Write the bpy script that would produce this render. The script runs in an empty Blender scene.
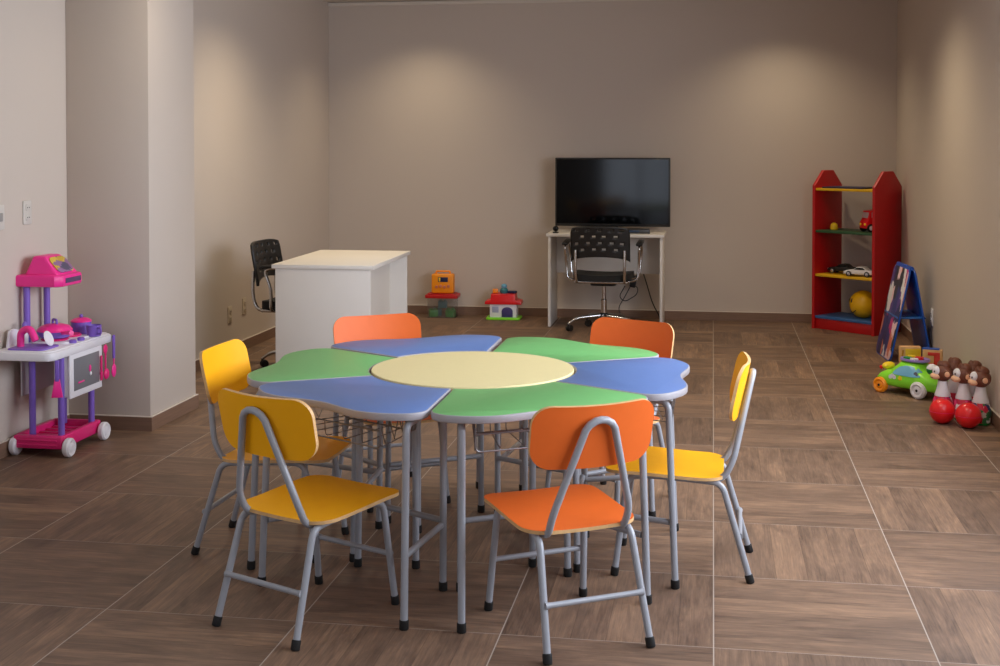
import bpy, bmesh, math, random
from mathutils import Vector, Matrix, Euler
random.seed(7)
SC = bpy.context.scene
COL = SC.collection
PI = math.pi
def R(d): return math.radians(d)

# ------------------------------------------------------------------ materials
def lin(c):
    return tuple(((v/255)/12.92 if v/255 <= .04045 else (((v/255)+.055)/1.055)**2.4) for v in c)
def nn(nt, typ, **kw):
    n = nt.nodes.new(typ)
    for k, v in kw.items(): setattr(n, k, v)
    return n
MATS = {}
def mat(name, rgb, rough=.5, metal=0., var=.05, scale=12., bump=0., spec=.5, stretch=None, coat=0., trans=0.):
    """principled surface whose colour wanders slightly with a noise texture"""
    if name in MATS: return MATS[name]
    m = bpy.data.materials.new(name); m.use_nodes = True
    nt = m.node_tree; b = nt.nodes['Principled BSDF']
    c = lin(rgb)
    tc = nn(nt, 'ShaderNodeTexCoord'); mp = nn(nt, 'ShaderNodeMapping')
    mp.inputs['Scale'].default_value = stretch or (1, 1, 1)
    nz = nn(nt, 'ShaderNodeTexNoise'); nz.inputs['Scale'].default_value = scale; nz.inputs['Detail'].default_value = 4
    mx = nn(nt, 'ShaderNodeMix', data_type='RGBA')
    mx.inputs[6].default_value = (*[max(0, v*(1-var)) for v in c], 1)
    mx.inputs[7].default_value = (*[min(1, v*(1+var)) for v in c], 1)
    nt.links.new(tc.outputs['Object'], mp.inputs['Vector']); nt.links.new(mp.outputs[0], nz.inputs['Vector'])
    nt.links.new(nz.outputs['Fac'], mx.inputs[0]); nt.links.new(mx.outputs[2], b.inputs['Base Color'])
    b.inputs['Roughness'].default_value = rough; b.inputs['Metallic'].default_value = metal
    b.inputs['Specular IOR Level'].default_value = spec
    if coat: b.inputs['Coat Weight'].default_value = coat; b.inputs['Coat Roughness'].default_value = .15
    if trans: b.inputs['Transmission Weight'].default_value = trans
    if bump:
        bp = nn(nt, 'ShaderNodeBump'); bp.inputs['Strength'].default_value = bump; bp.inputs['Distance'].default_value = .002
        nt.links.new(nz.outputs['Fac'], bp.inputs['Height']); nt.links.new(bp.outputs[0], b.inputs['Normal'])
    MATS[name] = m
    return m
def thin_glass(name, tint=(1, 1, 1), gloss=.08, rough=.02):
    m = bpy.data.materials.new(name); m.use_nodes = True; nt = m.node_tree
    nt.nodes.remove(nt.nodes['Principled BSDF']); o = nt.nodes['Material Output']
    t = nn(nt, 'ShaderNodeBsdfTransparent'); t.inputs[0].default_value = (*tint, 1)
    g = nn(nt, 'ShaderNodeBsdfGlossy'); g.inputs['Roughness'].default_value = rough
    mx = nn(nt, 'ShaderNodeMixShader'); mx.inputs[0].default_value = gloss
    nt.links.new(t.outputs[0], mx.inputs[1]); nt.links.new(g.outputs[0], mx.inputs[2]); nt.links.new(mx.outputs[0], o.inputs[0])
    return m
def patch_mat(name, cols, scale, rough=.4, rnd=True):
    """printed plastic: irregular colour patches"""
    m = bpy.data.materials.new(name); m.use_nodes = True; nt = m.node_tree; b = nt.nodes['Principled BSDF']
    tc = nn(nt, 'ShaderNodeTexCoord'); mp = nn(nt, 'ShaderNodeMapping'); mp.inputs['Scale'].default_value = scale
    nz = nn(nt, 'ShaderNodeTexNoise'); nz.inputs['Scale'].default_value = 3; nz.inputs['Detail'].default_value = 2
    add = nn(nt, 'ShaderNodeMix', data_type='RGBA', blend_type='ADD'); add.inputs[0].default_value = .6
    v = nn(nt, 'ShaderNodeTexVoronoi'); v.inputs['Scale'].default_value = 1
    r = nn(nt, 'ShaderNodeValToRGB'); r.color_ramp.interpolation = 'CONSTANT'
    e = r.color_ramp.elements
    while len(e) < len(cols): e.new(.5)
    for i, c in enumerate(cols): e[i].position = i/len(cols); e[i].color = (*lin(c), 1)
    sp = nn(nt, 'ShaderNodeSeparateColor')
    L = nt.links.new
    L(tc.outputs['Object'], mp.inputs[0]); L(mp.outputs[0], nz.inputs[0]); L(mp.outputs[0], add.inputs[6]); L(nz.outputs['Color'], add.inputs[7])
    L(add.outputs[2], v.inputs['Vector']); L(v.outputs['Color'], sp.inputs[0]); L(sp.outputs[0], r.inputs[0]); L(r.outputs[0], b.inputs['Base Color'])
    b.inputs['Roughness'].default_value = rough
    return m

WALL = mat('greige_wall_paint', (200, 188, 177), .85, var=.012, scale=3, spec=.2)
CEIL = mat('ceiling_paint', (216, 208, 198), .9, var=.01, spec=.2)
CAULK = mat('pale_joint_line', (215, 205, 192), .8, var=.02)
STEEL = mat('grey_painted_steel', (154, 157, 164), .38, var=.04, scale=30, coat=.2)
RUBBER = mat('black_rubber', (22, 21, 21), .7, var=.1)
GREEN = mat('green_laminate', (113, 185, 112), .42, var=.04, scale=40)
BLUE = mat('blue_laminate', (97, 128, 188), .42, var=.04, scale=40)
CREAM = mat('cream_laminate', (240, 226, 170), .42, var=.03, scale=40)
EDGE = mat('grey_edge_band', (164, 161, 166), .5, var=.04)
UNDER = mat('board_underside', (176, 166, 150), .7)
YEL = mat('yellow_plywood_laminate', (255, 178, 0), .5, spec=.35, var=.04, scale=25)
ORA = mat('orange_plywood_laminate', (230, 106, 38), .5, spec=.35, var=.04, scale=25)
PLY = mat('birch_ply_edge', (214, 172, 118), .6, var=.2, scale=60)
WHITE = mat('white_melamine', (226, 221, 214), .45, var=.015)
CHROME = mat('chrome', (205, 205, 205), .16, 1., var=.03)
BLACKP = mat('black_plastic', (25, 24, 24), .45, var=.1)
BLACKF = mat('black_fabric', (22, 22, 24), .85, var=.2, scale=80, bump=.2)
SCREEN = mat('dark_screen', (4, 5, 7), .08, var=.02, spec=.28)
RED = mat('red_lacquer', (186, 16, 22), .4, var=.04)
SHYEL = mat('yellow_shelf_board', (226, 178, 20), .45)
SHGRN = mat('dark_green_shelf_board', (44, 84, 52), .45)
SHBLU = mat('blue_shelf_board', (52, 98, 158), .45)
PINK = mat('hot_pink_plastic', (248, 48, 150), .35, var=.03)
PINK2 = mat('magenta_plastic', (230, 40, 122), .35, var=.03)
PURP = mat('purple_plastic', (126, 94, 192), .38, var=.03)
WPL = mat('white_plastic', (232, 230, 236), .38, var=.02)
GREYWIN = mat('grey_oven_window', (120, 120, 126), .3, var=.05)
LIME = mat('lime_plastic', (140, 232, 52), .35, var=.03)
SKY = mat('pale_blue_plastic', (108, 172, 205), .35)
ORPL = mat('orange_plastic', (250, 150, 20), .35)
YPL = mat('yellow_plastic', (252, 212, 40), .35)
RPL = mat('red_plastic', (226, 24, 30), .3, var=.03)
GPL = mat('green_plastic', (24, 140, 60), .35)
BPL = mat('blue_plastic', (26, 84, 186), .35)
NAVY = mat('navy_print', (26, 34, 78), .4)
BROWN = mat('brown_monkey_plastic', (112, 62, 42), .5)
TAN = mat('peach_monkey_plastic', (240, 190, 152), .45)
WOOD = mat('pale_toy_wood', (214, 164, 112), .55, var=.12, stretch=(1, 8, 1))
TEAL = mat('teal_plastic', (40, 120, 130), .4)
IVORY = mat('ivory_switch_plastic', (206, 200, 192), .4)
SMILEY = mat('yellow_ball_rubber', (240, 186, 14), .4, var=.03)

def floor_material():
    S = .64; Y0 = 4.46
    m = bpy.data.materials.new('wood_look_floor_tile'); m.use_nodes = True; nt = m.node_tree; b = nt.nodes['Principled BSDF']; L = nt.links.new
    def M(op, a, c=None, d=None):
        n = nn(nt, 'ShaderNodeMath', operation=op)
        for i, v in enumerate((a, c, d)):
            if v is None: continue
            if isinstance(v, (int, float)): n.inputs[i].default_value = v
            else: L(v, n.inputs[i])
        return n.outputs[0]
    geo = nn(nt, 'ShaderNodeNewGeometry'); sp = nn(nt, 'ShaderNodeSeparateXYZ'); L(geo.outputs['Position'], sp.inputs[0])
    u = M('DIVIDE', M('SUBTRACT', sp.outputs[0], .008), S); v = M('DIVIDE', M('SUBTRACT', sp.outputs[1], Y0), S)
    fu, fv = M('FLOOR', u), M('FLOOR', v); a, bb = M('FRACT', u), M('FRACT', v)
    par = M('FLOORED_MODULO', M('ADD', fu, fv), 2.)
    def mixf(t, p, q): return M('ADD', M('MULTIPLY', p, M('SUBTRACT', 1., t)), M('MULTIPLY', q, t))
    across, along = mixf(par, a, bb), mixf(par, bb, a)
    k = M('MULTIPLY', across, 6.); idx = M('FLOOR', k); kf = M('FRACT', k)
    cv = nn(nt, 'ShaderNodeCombineXYZ'); L(fu, cv.inputs[0]); L(fv, cv.inputs[1]); L(idx, cv.inputs[2])
    wn = nn(nt, 'ShaderNodeTexWhiteNoise', noise_dimensions='3D'); L(cv.outputs[0], wn.inputs[0])
    rnd = wn.outputs['Value']
    def noise(sx, sy, det, rough=.6, off=37., dist=0.):
        c = nn(nt, 'ShaderNodeCombineXYZ'); L(M('MULTIPLY', across, sx), c.inputs[0]); L(M('MULTIPLY', along, sy), c.inputs[1])
        L(M('ADD', M('MULTIPLY', rnd, off), M('MULTIPLY', fu, 3.3)), c.inputs[2])
        n = nn(nt, 'ShaderNodeTexNoise'); n.inputs['Scale'].default_value = 1; n.inputs['Detail'].default_value = det; n.inputs['Roughness'].default_value = rough
        n.inputs['Distortion'].default_value = dist
        L(c.outputs[0], n.inputs['Vector']); return n.outputs['Fac']
    grain = noise(34, 2.2, 6, .6, dist=1.2); fine = noise(130, 6, 3); blot = noise(5, 1.6, 5, .6, dist=1.)
    t = M('ADD', M('MULTIPLY', grain, .36), M('ADD', M('MULTIPLY', fine, .2), M('ADD', M('MULTIPLY', rnd, .10), M('MULTIPLY', blot, .40))))
    rp = nn(nt, 'ShaderNodeValToRGB'); e = rp.color_ramp.elements
    e[0].position = .32; e[0].color = (*lin((68, 51, 41)), 1)
    e[1].position = .77; e[1].color = (*lin((186, 153, 122)), 1)
    e.new(.52).color = (*lin((116, 92, 75)), 1); e.new(.66).color = (*lin((147, 117, 93)), 1)
    L(t, rp.inputs[0])
    # thin dark line between planks of one tile
    pd = M('MINIMUM', kf, M('SUBTRACT', 1., kf))
    joint = M('MULTIPLY', M('LESS_THAN', pd, .014), .35)
    mj = nn(nt, 'ShaderNodeMix', data_type='RGBA'); L(joint, mj.inputs[0]); L(rp.outputs[0], mj.inputs[6]); mj.inputs[7].default_value = (*lin((60, 46, 38)), 1)
    ga = M('MINIMUM', a, M('SUBTRACT', 1., a)); gb = M('MINIMUM', bb, M('SUBTRACT', 1., bb))
    gr = M('MAXIMUM', M('LESS_THAN', ga, .0019/S), M('MULTIPLY', M('LESS_THAN', gb, .0017/S), .72))
    mg = nn(nt, 'ShaderNodeMix', data_type='RGBA'); L(gr, mg.inputs[0]); L(mj.outputs[2], mg.inputs[6]); mg.inputs[7].default_value = (*lin((168, 156, 144)), 1)
    L(mg.outputs[2], b.inputs['Base Color'])
    L(M('ADD', .42, M('MULTIPLY', grain, .22)), b.inputs['Roughness']); b.inputs['Specular IOR Level'].default_value = .4
    bp = nn(nt, 'ShaderNodeBump'); bp.inputs['Strength'].default_value = .25; bp.inputs['Distance'].default_value = .002
    L(M('SUBTRACT', t, M('MULTIPLY', gr, .8)), bp.inputs['Height']); L(bp.outputs[0], b.inputs['Normal'])
    return m
FLOOR = floor_material()
BASE = mat('wood_look_baseboard', (126, 98, 80), .5, var=.3, scale=6, stretch=(1.2, 1.2, 22))

# ------------------------------------------------------------------ mesh builder
def rrect(w, h, r, n=6, cx=0, cy=0):
    pts = []
    for (sx, sy, a0) in ((1, 1, 0), (-1, 1, 90), (-1, -1, 180), (1, -1, 270)):
        for i in range(n+1):
            a = R(a0+90*i/n); pts.append((cx+sx*(w/2-r)+r*math.cos(a), cy+sy*(h/2-r)+r*math.sin(a)))
    return pts
def fillet(pts, rad, n=6):
    out = [Vector(pts[0])]
    for i in range(1, len(pts)-1):
        p, a, c = Vector(pts[i]), Vector(pts[i-1]), Vector(pts[i+1])
        d1, d2 = (a-p), (c-p); r = min(rad, d1.length*.48, d2.length*.48)
        q0, q2 = p+d1.normalized()*r, p+d2.normalized()*r
        for k in range(n+1):
            t = k/n; out.append(q0*(1-t)**2+p*2*t*(1-t)+q2*t*t)
    out.append(Vector(pts[-1])); return out
ID = Matrix.Identity(4)
def T(x, y, z): return Matrix.Translation((x, y, z))
def RX(d): return Matrix.Rotation(R(d), 4, 'X')
def RY(d): return Matrix.Rotation(R(d), 4, 'Y')
def RZ(d): return Matrix.Rotation(R(d), 4, 'Z')
class MB:
    def __init__(s): s.v = []; s.f = []; s.m = []
    def add(s, vs, fs, mi=0, M=ID):
        o = len(s.v); s.v += [tuple(M @ Vector(p)) for p in vs]
        for i, f in enumerate(fs):
            s.f.append([o+k for k in f]); s.m.append(mi[i] if isinstance(mi, list) else mi)
        return s
    def box(s, c, d, bev=.003, seg=2, mi=0, M=ID):
        b = bmesh.new(); bmesh.ops.create_cube(b, size=1)
        for v in b.verts: v.co = Vector((v.co.x*d[0], v.co.y*d[1], v.co.z*d[2]))
        bev = min(bev, min(d)*.45)
        if bev > 0: bmesh.ops.bevel(b, geom=b.edges[:], offset=bev, segments=seg, affect='EDGES', profile=.5)
        b.verts.index_update()
        s.add([v.co+Vector(c) for v in b.verts], [[v.index for v in f.verts] for f in b.faces], mi, M); b.free(); return s
    def tube(s, pts, r, n=10, mi=0, M=ID, closed=False):
        P = [Vector(p) for p in pts]; N = len(P); rr = r if isinstance(r, (list, tuple)) else [r]*N
        tg = []
        for i in range(N):
            if closed: d = P[(i+1) % N]-P[i-1]
            else: d = (P[min(i+1, N-1)]-P[max(i-1, 0)])
            tg.append(d.normalized())
        ref = Vector((0, 0, 1)) if abs(tg[0].z) < .9 else Vector((1, 0, 0))
        u = (ref-tg[0]*ref.dot(tg[0])).normalized(); vs = []; fs = []
        for i in range(N):
            u = (u-tg[i]*u.dot(tg[i])).normalized(); w = tg[i].cross(u)
            for k in range(n):
                a = 2*PI*k/n; vs.append(P[i]+(u*math.cos(a)+w*math.sin(a))*rr[i])
        for i in range(N if closed else N-1):
            j = (i+1) % N
            for k in range(n): fs.append([i*n+k, i*n+(k+1) % n, j*n+(k+1) % n, j*n+k])
        if not closed: fs.append(list(range(n))[::-1]); fs.append([(N-1)*n+k for k in range(n)])
        return s.add(vs, fs, mi, M)
    def lathe(s, prof, n=24, mi=0, M=ID):
        vs = []; fs = []; ms = []
        for (r, z) in [p[:2] for p in prof]:
            for k in range(n): a = 2*PI*k/n; vs.append((max(r, 1e-4)*math.cos(a), max(r, 1e-4)*math.sin(a), z))
        for i in range(len(prof)-1):
            for k in range(n): fs.append([i*n+k, i*n+(k+1) % n, (i+1)*n+(k+1) % n, (i+1)*n+k]); ms.append(prof[i][2] if len(prof[i]) > 2 else mi)
        fs.append(list(range(n))[::-1]); ms.append(ms[0]); fs.append([(len(prof)-1)*n+k for k in range(n)]); ms.append(ms[-2])
        return s.add(vs, fs, ms, M)
    def cyl(s, c, r, h, n=24, bev=.002, mi=0, M=ID):
        b = min(bev, r*.4, h*.4)
        return s.lathe([(r-b, 0), (r, b), (r, h-b), (r-b, h)], n, mi, M @ T(*c))
    def ball(s, c, r, n=20, mi=0, M=ID):
        r = (r, r, r) if isinstance(r, (int, float)) else r
        m = n//2; prof = [(math.sin(PI*i/m), -math.cos(PI*i/m)) for i in range(m+1)]
        return s.lathe(prof, n, mi, M @ T(*c) @ Matrix.Diagonal((*r, 1)))
    def prism(s, poly, z0, z1, bev=.003, mi=0, ms=None, mb=None, M=ID):
        """extruded outline, edges rounded; ms side, mb underside material"""
        P = [Vector((*p, 0)) for p in poly]; N = len(P)
        if sum(P[i].x*P[(i+1) % N].y-P[(i+1) % N].x*P[i].y for i in range(N)) < 0: P.reverse()
        nr = []
        for i in range(N):
            a = (P[i]-P[i-1]); c = (P[(i+1) % N]-P[i]); a = a.normalized() if a.length else c.normalized(); c = c.normalized() if c.length else a
            d = Vector((a.y, -a.x, 0))+Vector((c.y, -c.x, 0)); nr.append(d.normalized() if d.length > 1e-6 else Vector((a.y, -a.x, 0)))
        ms = mi if ms is None else ms; mb = ms if mb is None else mb
        rings = [(-bev, z0), (-bev*.3, z0+bev*.3), (0, z0+bev), (0, z1-bev), (-bev*.3, z1-bev*.3), (-bev, z1)] if bev else [(0, z0), (0, z1)]
        vs = [(p+n_*o)+Vector((0, 0, z)) for o, z in rings for p, n_ in zip(P, nr)]; fs = []; mm = []
        for i in range(len(rings)-1):
            for k in range(N): fs.append([i*N+k, i*N+(k+1) % N, (i+1)*N+(k+1) % N, (i+1)*N+k]); mm.append(ms)
        fs.append(list(range(N))[::-1]); mm.append(mb); fs.append([(len(rings)-1)*N+k for k in range(N)]); mm.append(mi)
        return s.add(vs, fs, mm, M)
    def board(s, w, h, r, th, bend, nu=16, mi=0, me=1, M=ID, taper=0.):
        """rounded-corner bent sheet in local xy, bend(x,y)->z"""
        rows = []; K = 7
        for i in range(K+1): a = PI/2*(1-i/K); rows.append((-h/2+r-r*math.sin(a), w/2-r+r*math.cos(a)))
        for i in range(1, 10): rows.append((-h/2+r+(h-2*r)*i/10, w/2))
        for i in range(K+1): a = PI/2*i/K; rows.append((h/2-r+r*math.sin(a), w/2-r+r*math.cos(a)))
        vs = []; NR = len(rows); W = nu+1
        for sgn in (1, -1):
            for y, hw in rows:
                hw = hw*(1+taper*y/h)
                for k in range(W): x = -hw+2*hw*k/nu; vs.append((x, y, bend(x, y)+sgn*th/2))
        o = NR*W; fs = []; mm = []
        for i in range(NR-1):
            for k in range(nu):
                a = i*W+k; q = [a, a+1, a+W+1, a+W]; fs.append(q); mm.append(mi); fs.append([o+x for x in q[::-1]]); mm.append(mi)
        loop = [k for k in range(W)]+[i*W+nu for i in range(1, NR)]+[(NR-1)*W+k for k in range(nu-1, -1, -1)]+[i*W for i in range(NR-2, 0, -1)]
        for i in range(len(loop)):
            a, c = loop[i], loop[(i+1) % len(loop)]; fs.append([a, o+a, o+c, c]); mm.append(me)
        return s.add(vs, fs, mm, M)
    def build(s, name, mats, parent=None, sharp=38):
        me = bpy.data.meshes.new(name); me.from_pydata(s.v, [], s.f)
        mats = mats if isinstance(mats, (list, tuple)) else [mats]
        for m in mats: me.materials.append(m)
        for p, mi in zip(me.polygons, s.m): p.material_index = min(mi, len(mats)-1); p.use_smooth = True
        b = bmesh.new(); b.from_mesh(me); bmesh.ops.recalc_face_normals(b, faces=b.faces[:]); b.to_mesh(me); b.free()
        me.set_sharp_from_angle(angle=R(sharp))
        o = bpy.data.objects.new(name, me); COL.objects.link(o)
        if parent: o.parent = parent
        return o
def tag(o, label=None, cat=None, group=None, kind=None):
    if label: o['label'] = label
    if cat: o['category'] = cat
    if group: o['group'] = group
    if kind: o['kind'] = kind
    return o
def thing(name, label, cat, loc=(0, 0, 0), rz=0, group=None):
    o = bpy.data.objects.new(name, None); COL.objects.link(o); o.empty_display_size = .05
    o.location = loc; o.rotation_euler = (0, 0, R(rz)); return tag(o, label, cat, group)
def solo(o, label, cat, loc=(0, 0, 0), rot=(0, 0, 0), group=None):
    o.location = loc; o.rotation_euler = [R(a) for a in rot]; return tag(o, label, cat, group)
def children(o): return [c for c in COL.objects if c.parent == o]
def copy_tree(o, parent=None):
    ch = children(o); c = o.copy(); COL.objects.link(c); c.parent = parent
    for k in ch: copy_tree(k, c)
    return c
def struct(mb, name, mats, parent=None):
    o = mb.build(name, mats, parent)
    if not parent: o['kind'] = 'structure'
    return o

# ------------------------------------------------------------------ room shell
XL, XR, YB, YF, ZC = -3.32, 1.475, 10.87, -2.2, 2.71
PX, PY0, PY1 = -2.865, 6.23, 6.82
BH, BT = .072, .012
struct(MB().box(((XL+XR)/2, (YB+YF)/2, -.05), (XR-XL+.4, YB-YF+.4, .1), 0), 'floor', FLOOR)
struct(MB().box(((XL+XR)/2, (YB+YF)/2, ZC+.05), (XR-XL+.4, YB-YF+.4, .1), 0), 'ceiling', CEIL)
struct(MB().box(((XL+XR)/2, YB+.1, ZC/2), (XR-XL+.4, .2, ZC), 0), 'wall_back', WALL)
LY0, LY1, LZ0, LZ1 = -.4, 2.6, .95, 2.2               # unseen window added in the left wall to brighten the right side
w = MB(); w.box((XL-.1, (LY1+YB)/2, ZC/2), (.2, YB-LY1, ZC), 0); w.box((XL-.1, (LY0+YF)/2, ZC/2), (.2, LY0-YF, ZC), 0)
w.box((XL-.1, (LY0+LY1)/2, LZ0/2), (.2, LY1-LY0, LZ0), 0); w.box((XL-.1, (LY0+LY1)/2, (LZ1+ZC)/2), (.2, LY1-LY0, ZC-LZ1), 0)
struct(w, 'wall_left', WALL)
struct(MB().box(((XL+PX)/2, (PY0+PY1)/2, ZC/2), (PX-XL, PY1-PY0, ZC), .004), 'wall_pillar', WALL)
WY0, WY1, WZ0, WZ1 = 2.4, 6.5, .80, 2.35           # daylight window in the right wall
w = MB()
w.box((XR+.1, (WY1+YB)/2, ZC/2), (.2, YB-WY1, ZC), 0); w.box((XR+.1, (WY0+YF)/2, ZC/2), (.2, WY0-YF, ZC), 0)
w.box((XR+.1, (WY0+WY1)/2, WZ0/2), (.2, WY1-WY0, WZ0), 0); w.box((XR+.1, (WY0+WY1)/2, (WZ1+ZC)/2), (.2, WY1-WY0, ZC-WZ1), 0)
struct(w, 'wall_right', WALL)
GX0, GX1, GZ = -2.0, -.6, 2.1                        # glazed door behind the camera
w = MB()
w.box(((XL+GX0)/2, YF-.1, ZC/2), (GX0-XL, .2, ZC), 0); w.box(((XR+GX1)/2, YF-.1, ZC/2), (XR-GX1, .2, ZC), 0)
w.box(((GX0+GX1)/2, YF-.1, (ZC+GZ)/2), (GX1-GX0, .2, ZC-GZ), 0)
struct(w, 'wall_front', WALL)
PANE = thin_glass('window_pane_glass')
fr = MB()
for y in (WY0+.03, WY0+1.02, WY0+2.05, WY0+3.08, WY1-.03): fr.box((XR+.1, y, (WZ0+WZ1)/2), (.06, .05, WZ1-WZ0), .004)
for z in (WZ0+.03, WZ1-.03): fr.box((XR+.1, (WY0+WY1)/2, z), (.06, WY1-WY0, .05), .004)
wf = struct(fr, 'window_1', WPL); struct(MB().box((XR+.1, (WY0+WY1)/2, (WZ0+WZ1)/2), (.006, WY1-WY0-.06, WZ1-WZ0-.06), 0), 'glass', PANE, wf)
fr = MB()
for y in (LY0+.03, (LY0+LY1)/2, LY1-.03): fr.box((XL-.1, y, (LZ0+LZ1)/2), (.06, .05, LZ1-LZ0), .004)
for z in (LZ0+.03, LZ1-.03): fr.box((XL-.1, (LY0+LY1)/2, z), (.06, LY1-LY0, .05), .004)
wf = struct(fr, 'fill_window', WPL); struct(MB().box((XL-.1, (LY0+LY1)/2, (LZ0+LZ1)/2), (.006, LY1-LY0-.06, LZ1-LZ0-.06), 0), 'glass', PANE, wf)  # added out-of-view window, only there to let the side fill in
fr = MB()
for x in (GX0+.03, (GX0+GX1)/2, GX1-.03): fr.box((x, YF-.1, GZ/2), (.06, .05, GZ), .004)
for z in (.03, GZ-.03): fr.box(((GX0+GX1)/2, YF-.1, z), (GX1-GX0, .05, .06), .004)
wf = struct(fr, 'door_1', WPL); struct(MB().box(((GX0+GX1)/2, YF-.1, GZ/2), (GX1-GX0-.06, .006, GZ-.06), 0), 'glass', PANE, wf)
def bb(name, segs):
    m = MB()
    for (x0, x1, y0, y1) in segs:
        m.box(((x0+x1)/2, (y0+y1)/2, BH/2), (x1-x0, y1-y0, BH), .001, 1)
        m.box(((x0+x1)/2, (y0+y1)/2, BH+.002), (x1-x0-.002, y1-y0-.002, .005), .001, 1, mi=1)
    struct(m, name, [BASE, CAULK])
bb('baseboard_back', [(XL+BT, XR-BT, YB-BT, YB)])
bb('baseboard_left', [(XL, XL+BT, YF, PY0-BT), (XL, XL+BT, PY1+BT, YB)])
bb('baseboard_pillar', [(XL, PX+BT, PY0-BT, PY0), (PX, PX+BT, PY0, PY1), (XL, PX+BT, PY1, PY1+BT)])
bb('baseboard_right', [(XR-BT, XR, YF, YB)])
struct(MB().box(((XL+XR)/2, YB-.01, ZC-.02), (XR-XL, .02, .03), .004), 'trim_1', CEIL)

# ------------------------------------------------------------------ flower table
TC = (-.865, 4.61); TZ = .665
def petal_r(t):
    a = abs(t)
    r = .752+.056*math.sin(PI/2*min(a/.6, 1))**2 if a < .6 else .808-.034*((a-.6)/.4)**2
    if a > .82: r -= .045*(1-math.sqrt(max(0, 1-((a-.82)/.18)**2)))
    return r
def petal_outline():
    pts = []; g = .0025
    N = 64
    for i in range(N+1):
        t = -1+2*i/N; t = math.copysign(abs(t)**.8, t); r = petal_r(t); lim = 30-math.degrees(math.asin(g/r)); a = R(t*lim); pts.append((r*math.cos(a), r*math.sin(a)))
    r = .3725; lim = 30-math.degrees(math.asin(g/r))
    for i in range(17): a = R(lim*(1-2*i/16)); pts.append((r*math.cos(a), r*math.sin(a)))
    return [(x-.6, y) for x, y in pts]
OUT = petal_outline()
def pol(r, a): return (r*math.cos(R(a))-.6, r*math.sin(R(a)))
def leg_part(parent, pts, r=.012, cap=.03, rc=None):
    o = MB().tube(pts, r).build('leg', STEEL, parent)
    e = Vector(pts[-1]); d = (Vector(pts[-2])-e).normalized(); rc = rc or r+.003
    MB().tube([e, e+d*.003, e+d*(cap-.002), e+d*cap], [rc-.002, rc, rc, rc-.002], 12).build('foot_cap', RUBBER, o)
    return o
def make_petal(color, label):
    t = thing('petal_table', label, 'table', group='flower shaped classroom tables')
    MB().prism(OUT, TZ-.024, TZ, .004, 0, 1, 2).build('tabletop', [color, EDGE, UNDER], t)
    tops = {}
    for s in (-1, 1):
        o = pol(.772, 23.75*s+1.75); of = pol(.80, 23.75*s+1.75); i = pol(.43, 26.5*s+1.5); jf = pol(.442, 26.5*s+1.5); zt = TZ-.024-.0136
        leg_part(t, fillet([(o[0]-.07, o[1]+(i[1]-o[1])*.2, zt), (o[0], o[1], zt), (of[0], of[1], 0)], .05))
        leg_part(t, fillet([(i[0]+.07, i[1]+(o[1]-i[1])*.2, zt), (i[0], i[1], zt), (jf[0], jf[1], 0)], .05))
        MB().tube([(o[0]-.068, o[1]+(i[1]-o[1])*.195, zt), (i[0]+.068, i[1]+(o[1]-i[1])*.195, zt)], .012).build('rail', STEEL, t)
        MB().tube([(o[0]+.006, o[1], .22), (i[0]+.008, i[1], .22)], .0105).build('stretcher', STEEL, t)
    i = pol(.43, 28); j = pol(.43, -25)
    MB().tube([(j[0], j[1], .232), (i[0], i[1], .232)], .0105).build('stretcher', STEEL, t)
    b = MB(); zb = .545; xs0, xs1 = -.12, .125; zt = TZ-.045
    for x in (xs0, xs1): 
        h = .17+(x-xs0)*.32
        b.tube(fillet([(x, -h, zt), (x, -h, zb), (x, h, zb), (x, h, zt)], .02), .0028, 6)
    for k in range(7):
        f = -1+2*k/6; y0, y1 = .165*f, .25*f
        b.tube(fillet([(xs0, y0, zt), (xs0, y0, zb+.004), (xs1, y1, zb+.004), (xs1+.004, y1, zb+.055)], .015), .0018, 6)
    for s in (-1, 1):
        z = [(xs0+(xs1-xs0)*j/8, s*(.17+(xs1-xs0)*j/8*.32), zb+.01 if j % 2 else zt) for j in range(9)]
        b.tube(z, .0022, 6)
    b.tube([(xs1+.004, -.25, zb+.055), (xs1+.004, .25, zb+.055)], .0028, 6)
    b.build('wire_basket', mat('dull_wire', (128, 126, 128), .4, .6), t)
    return t
petals = [(-120, BLUE, 'blue petal shaped table top between the two nearest chairs, beside the green front petal'),
          (-60, GREEN, 'green petal shaped table behind the nearest orange chair, at the front of the flower'),
          (0, BLUE, 'blue petal shaped table in front of the yellow chair on the right side'),
          (60, GREEN, 'green petal shaped table in front of the far orange chair near the television desk'),
          (120, BLUE, 'blue petal shaped table in front of the far orange chair beside the white desk'),
          (180, GREEN, 'green petal shaped table at the left beside the upright yellow chair near the pillar')]
protos = {}
for ang, c, lab in petals:
    if c.name not in protos: o = protos[c.name] = make_petal(c, lab)
    else: o = copy_tree(protos[c.name])
    o['label'] = lab
    rr = .605+(.025 if ang == 120 else 0)
    o.location = (TC[0]+rr*math.cos(R(ang)), TC[1]+rr*math.sin(R(ang)), 0); o.rotation_euler.z = R(ang)
t = thing('round_table', 'round cream topped table in the middle of the coloured petals', 'table', (*TC, 0))
MB().lathe([(.35, TZ-.022), (.3685, TZ-.02), (.3705, TZ-.012), (.37, TZ+.002), (.3685, TZ+.0035), (.01, TZ+.0035)], 96).build('tabletop', [CREAM], t)
for a in (147, 57, -33, -123):
    p = (.29*math.cos(R(a)), .29*math.sin(R(a)))
    leg_part(t, [(p[0], p[1], TZ-.022), (p[0], p[1], .3), (p[0], p[1], 0)])
for a in (12, 102):
    b = MB()
    for s in (1, -1):
        p = [(.29*math.cos(R(a+s*45+k)), .29*math.sin(R(a+s*45+k)), TZ-.034) for k in (0, 180)]
    b.tube(p, .012); b.build('top_rail', STEEL, t)

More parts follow.
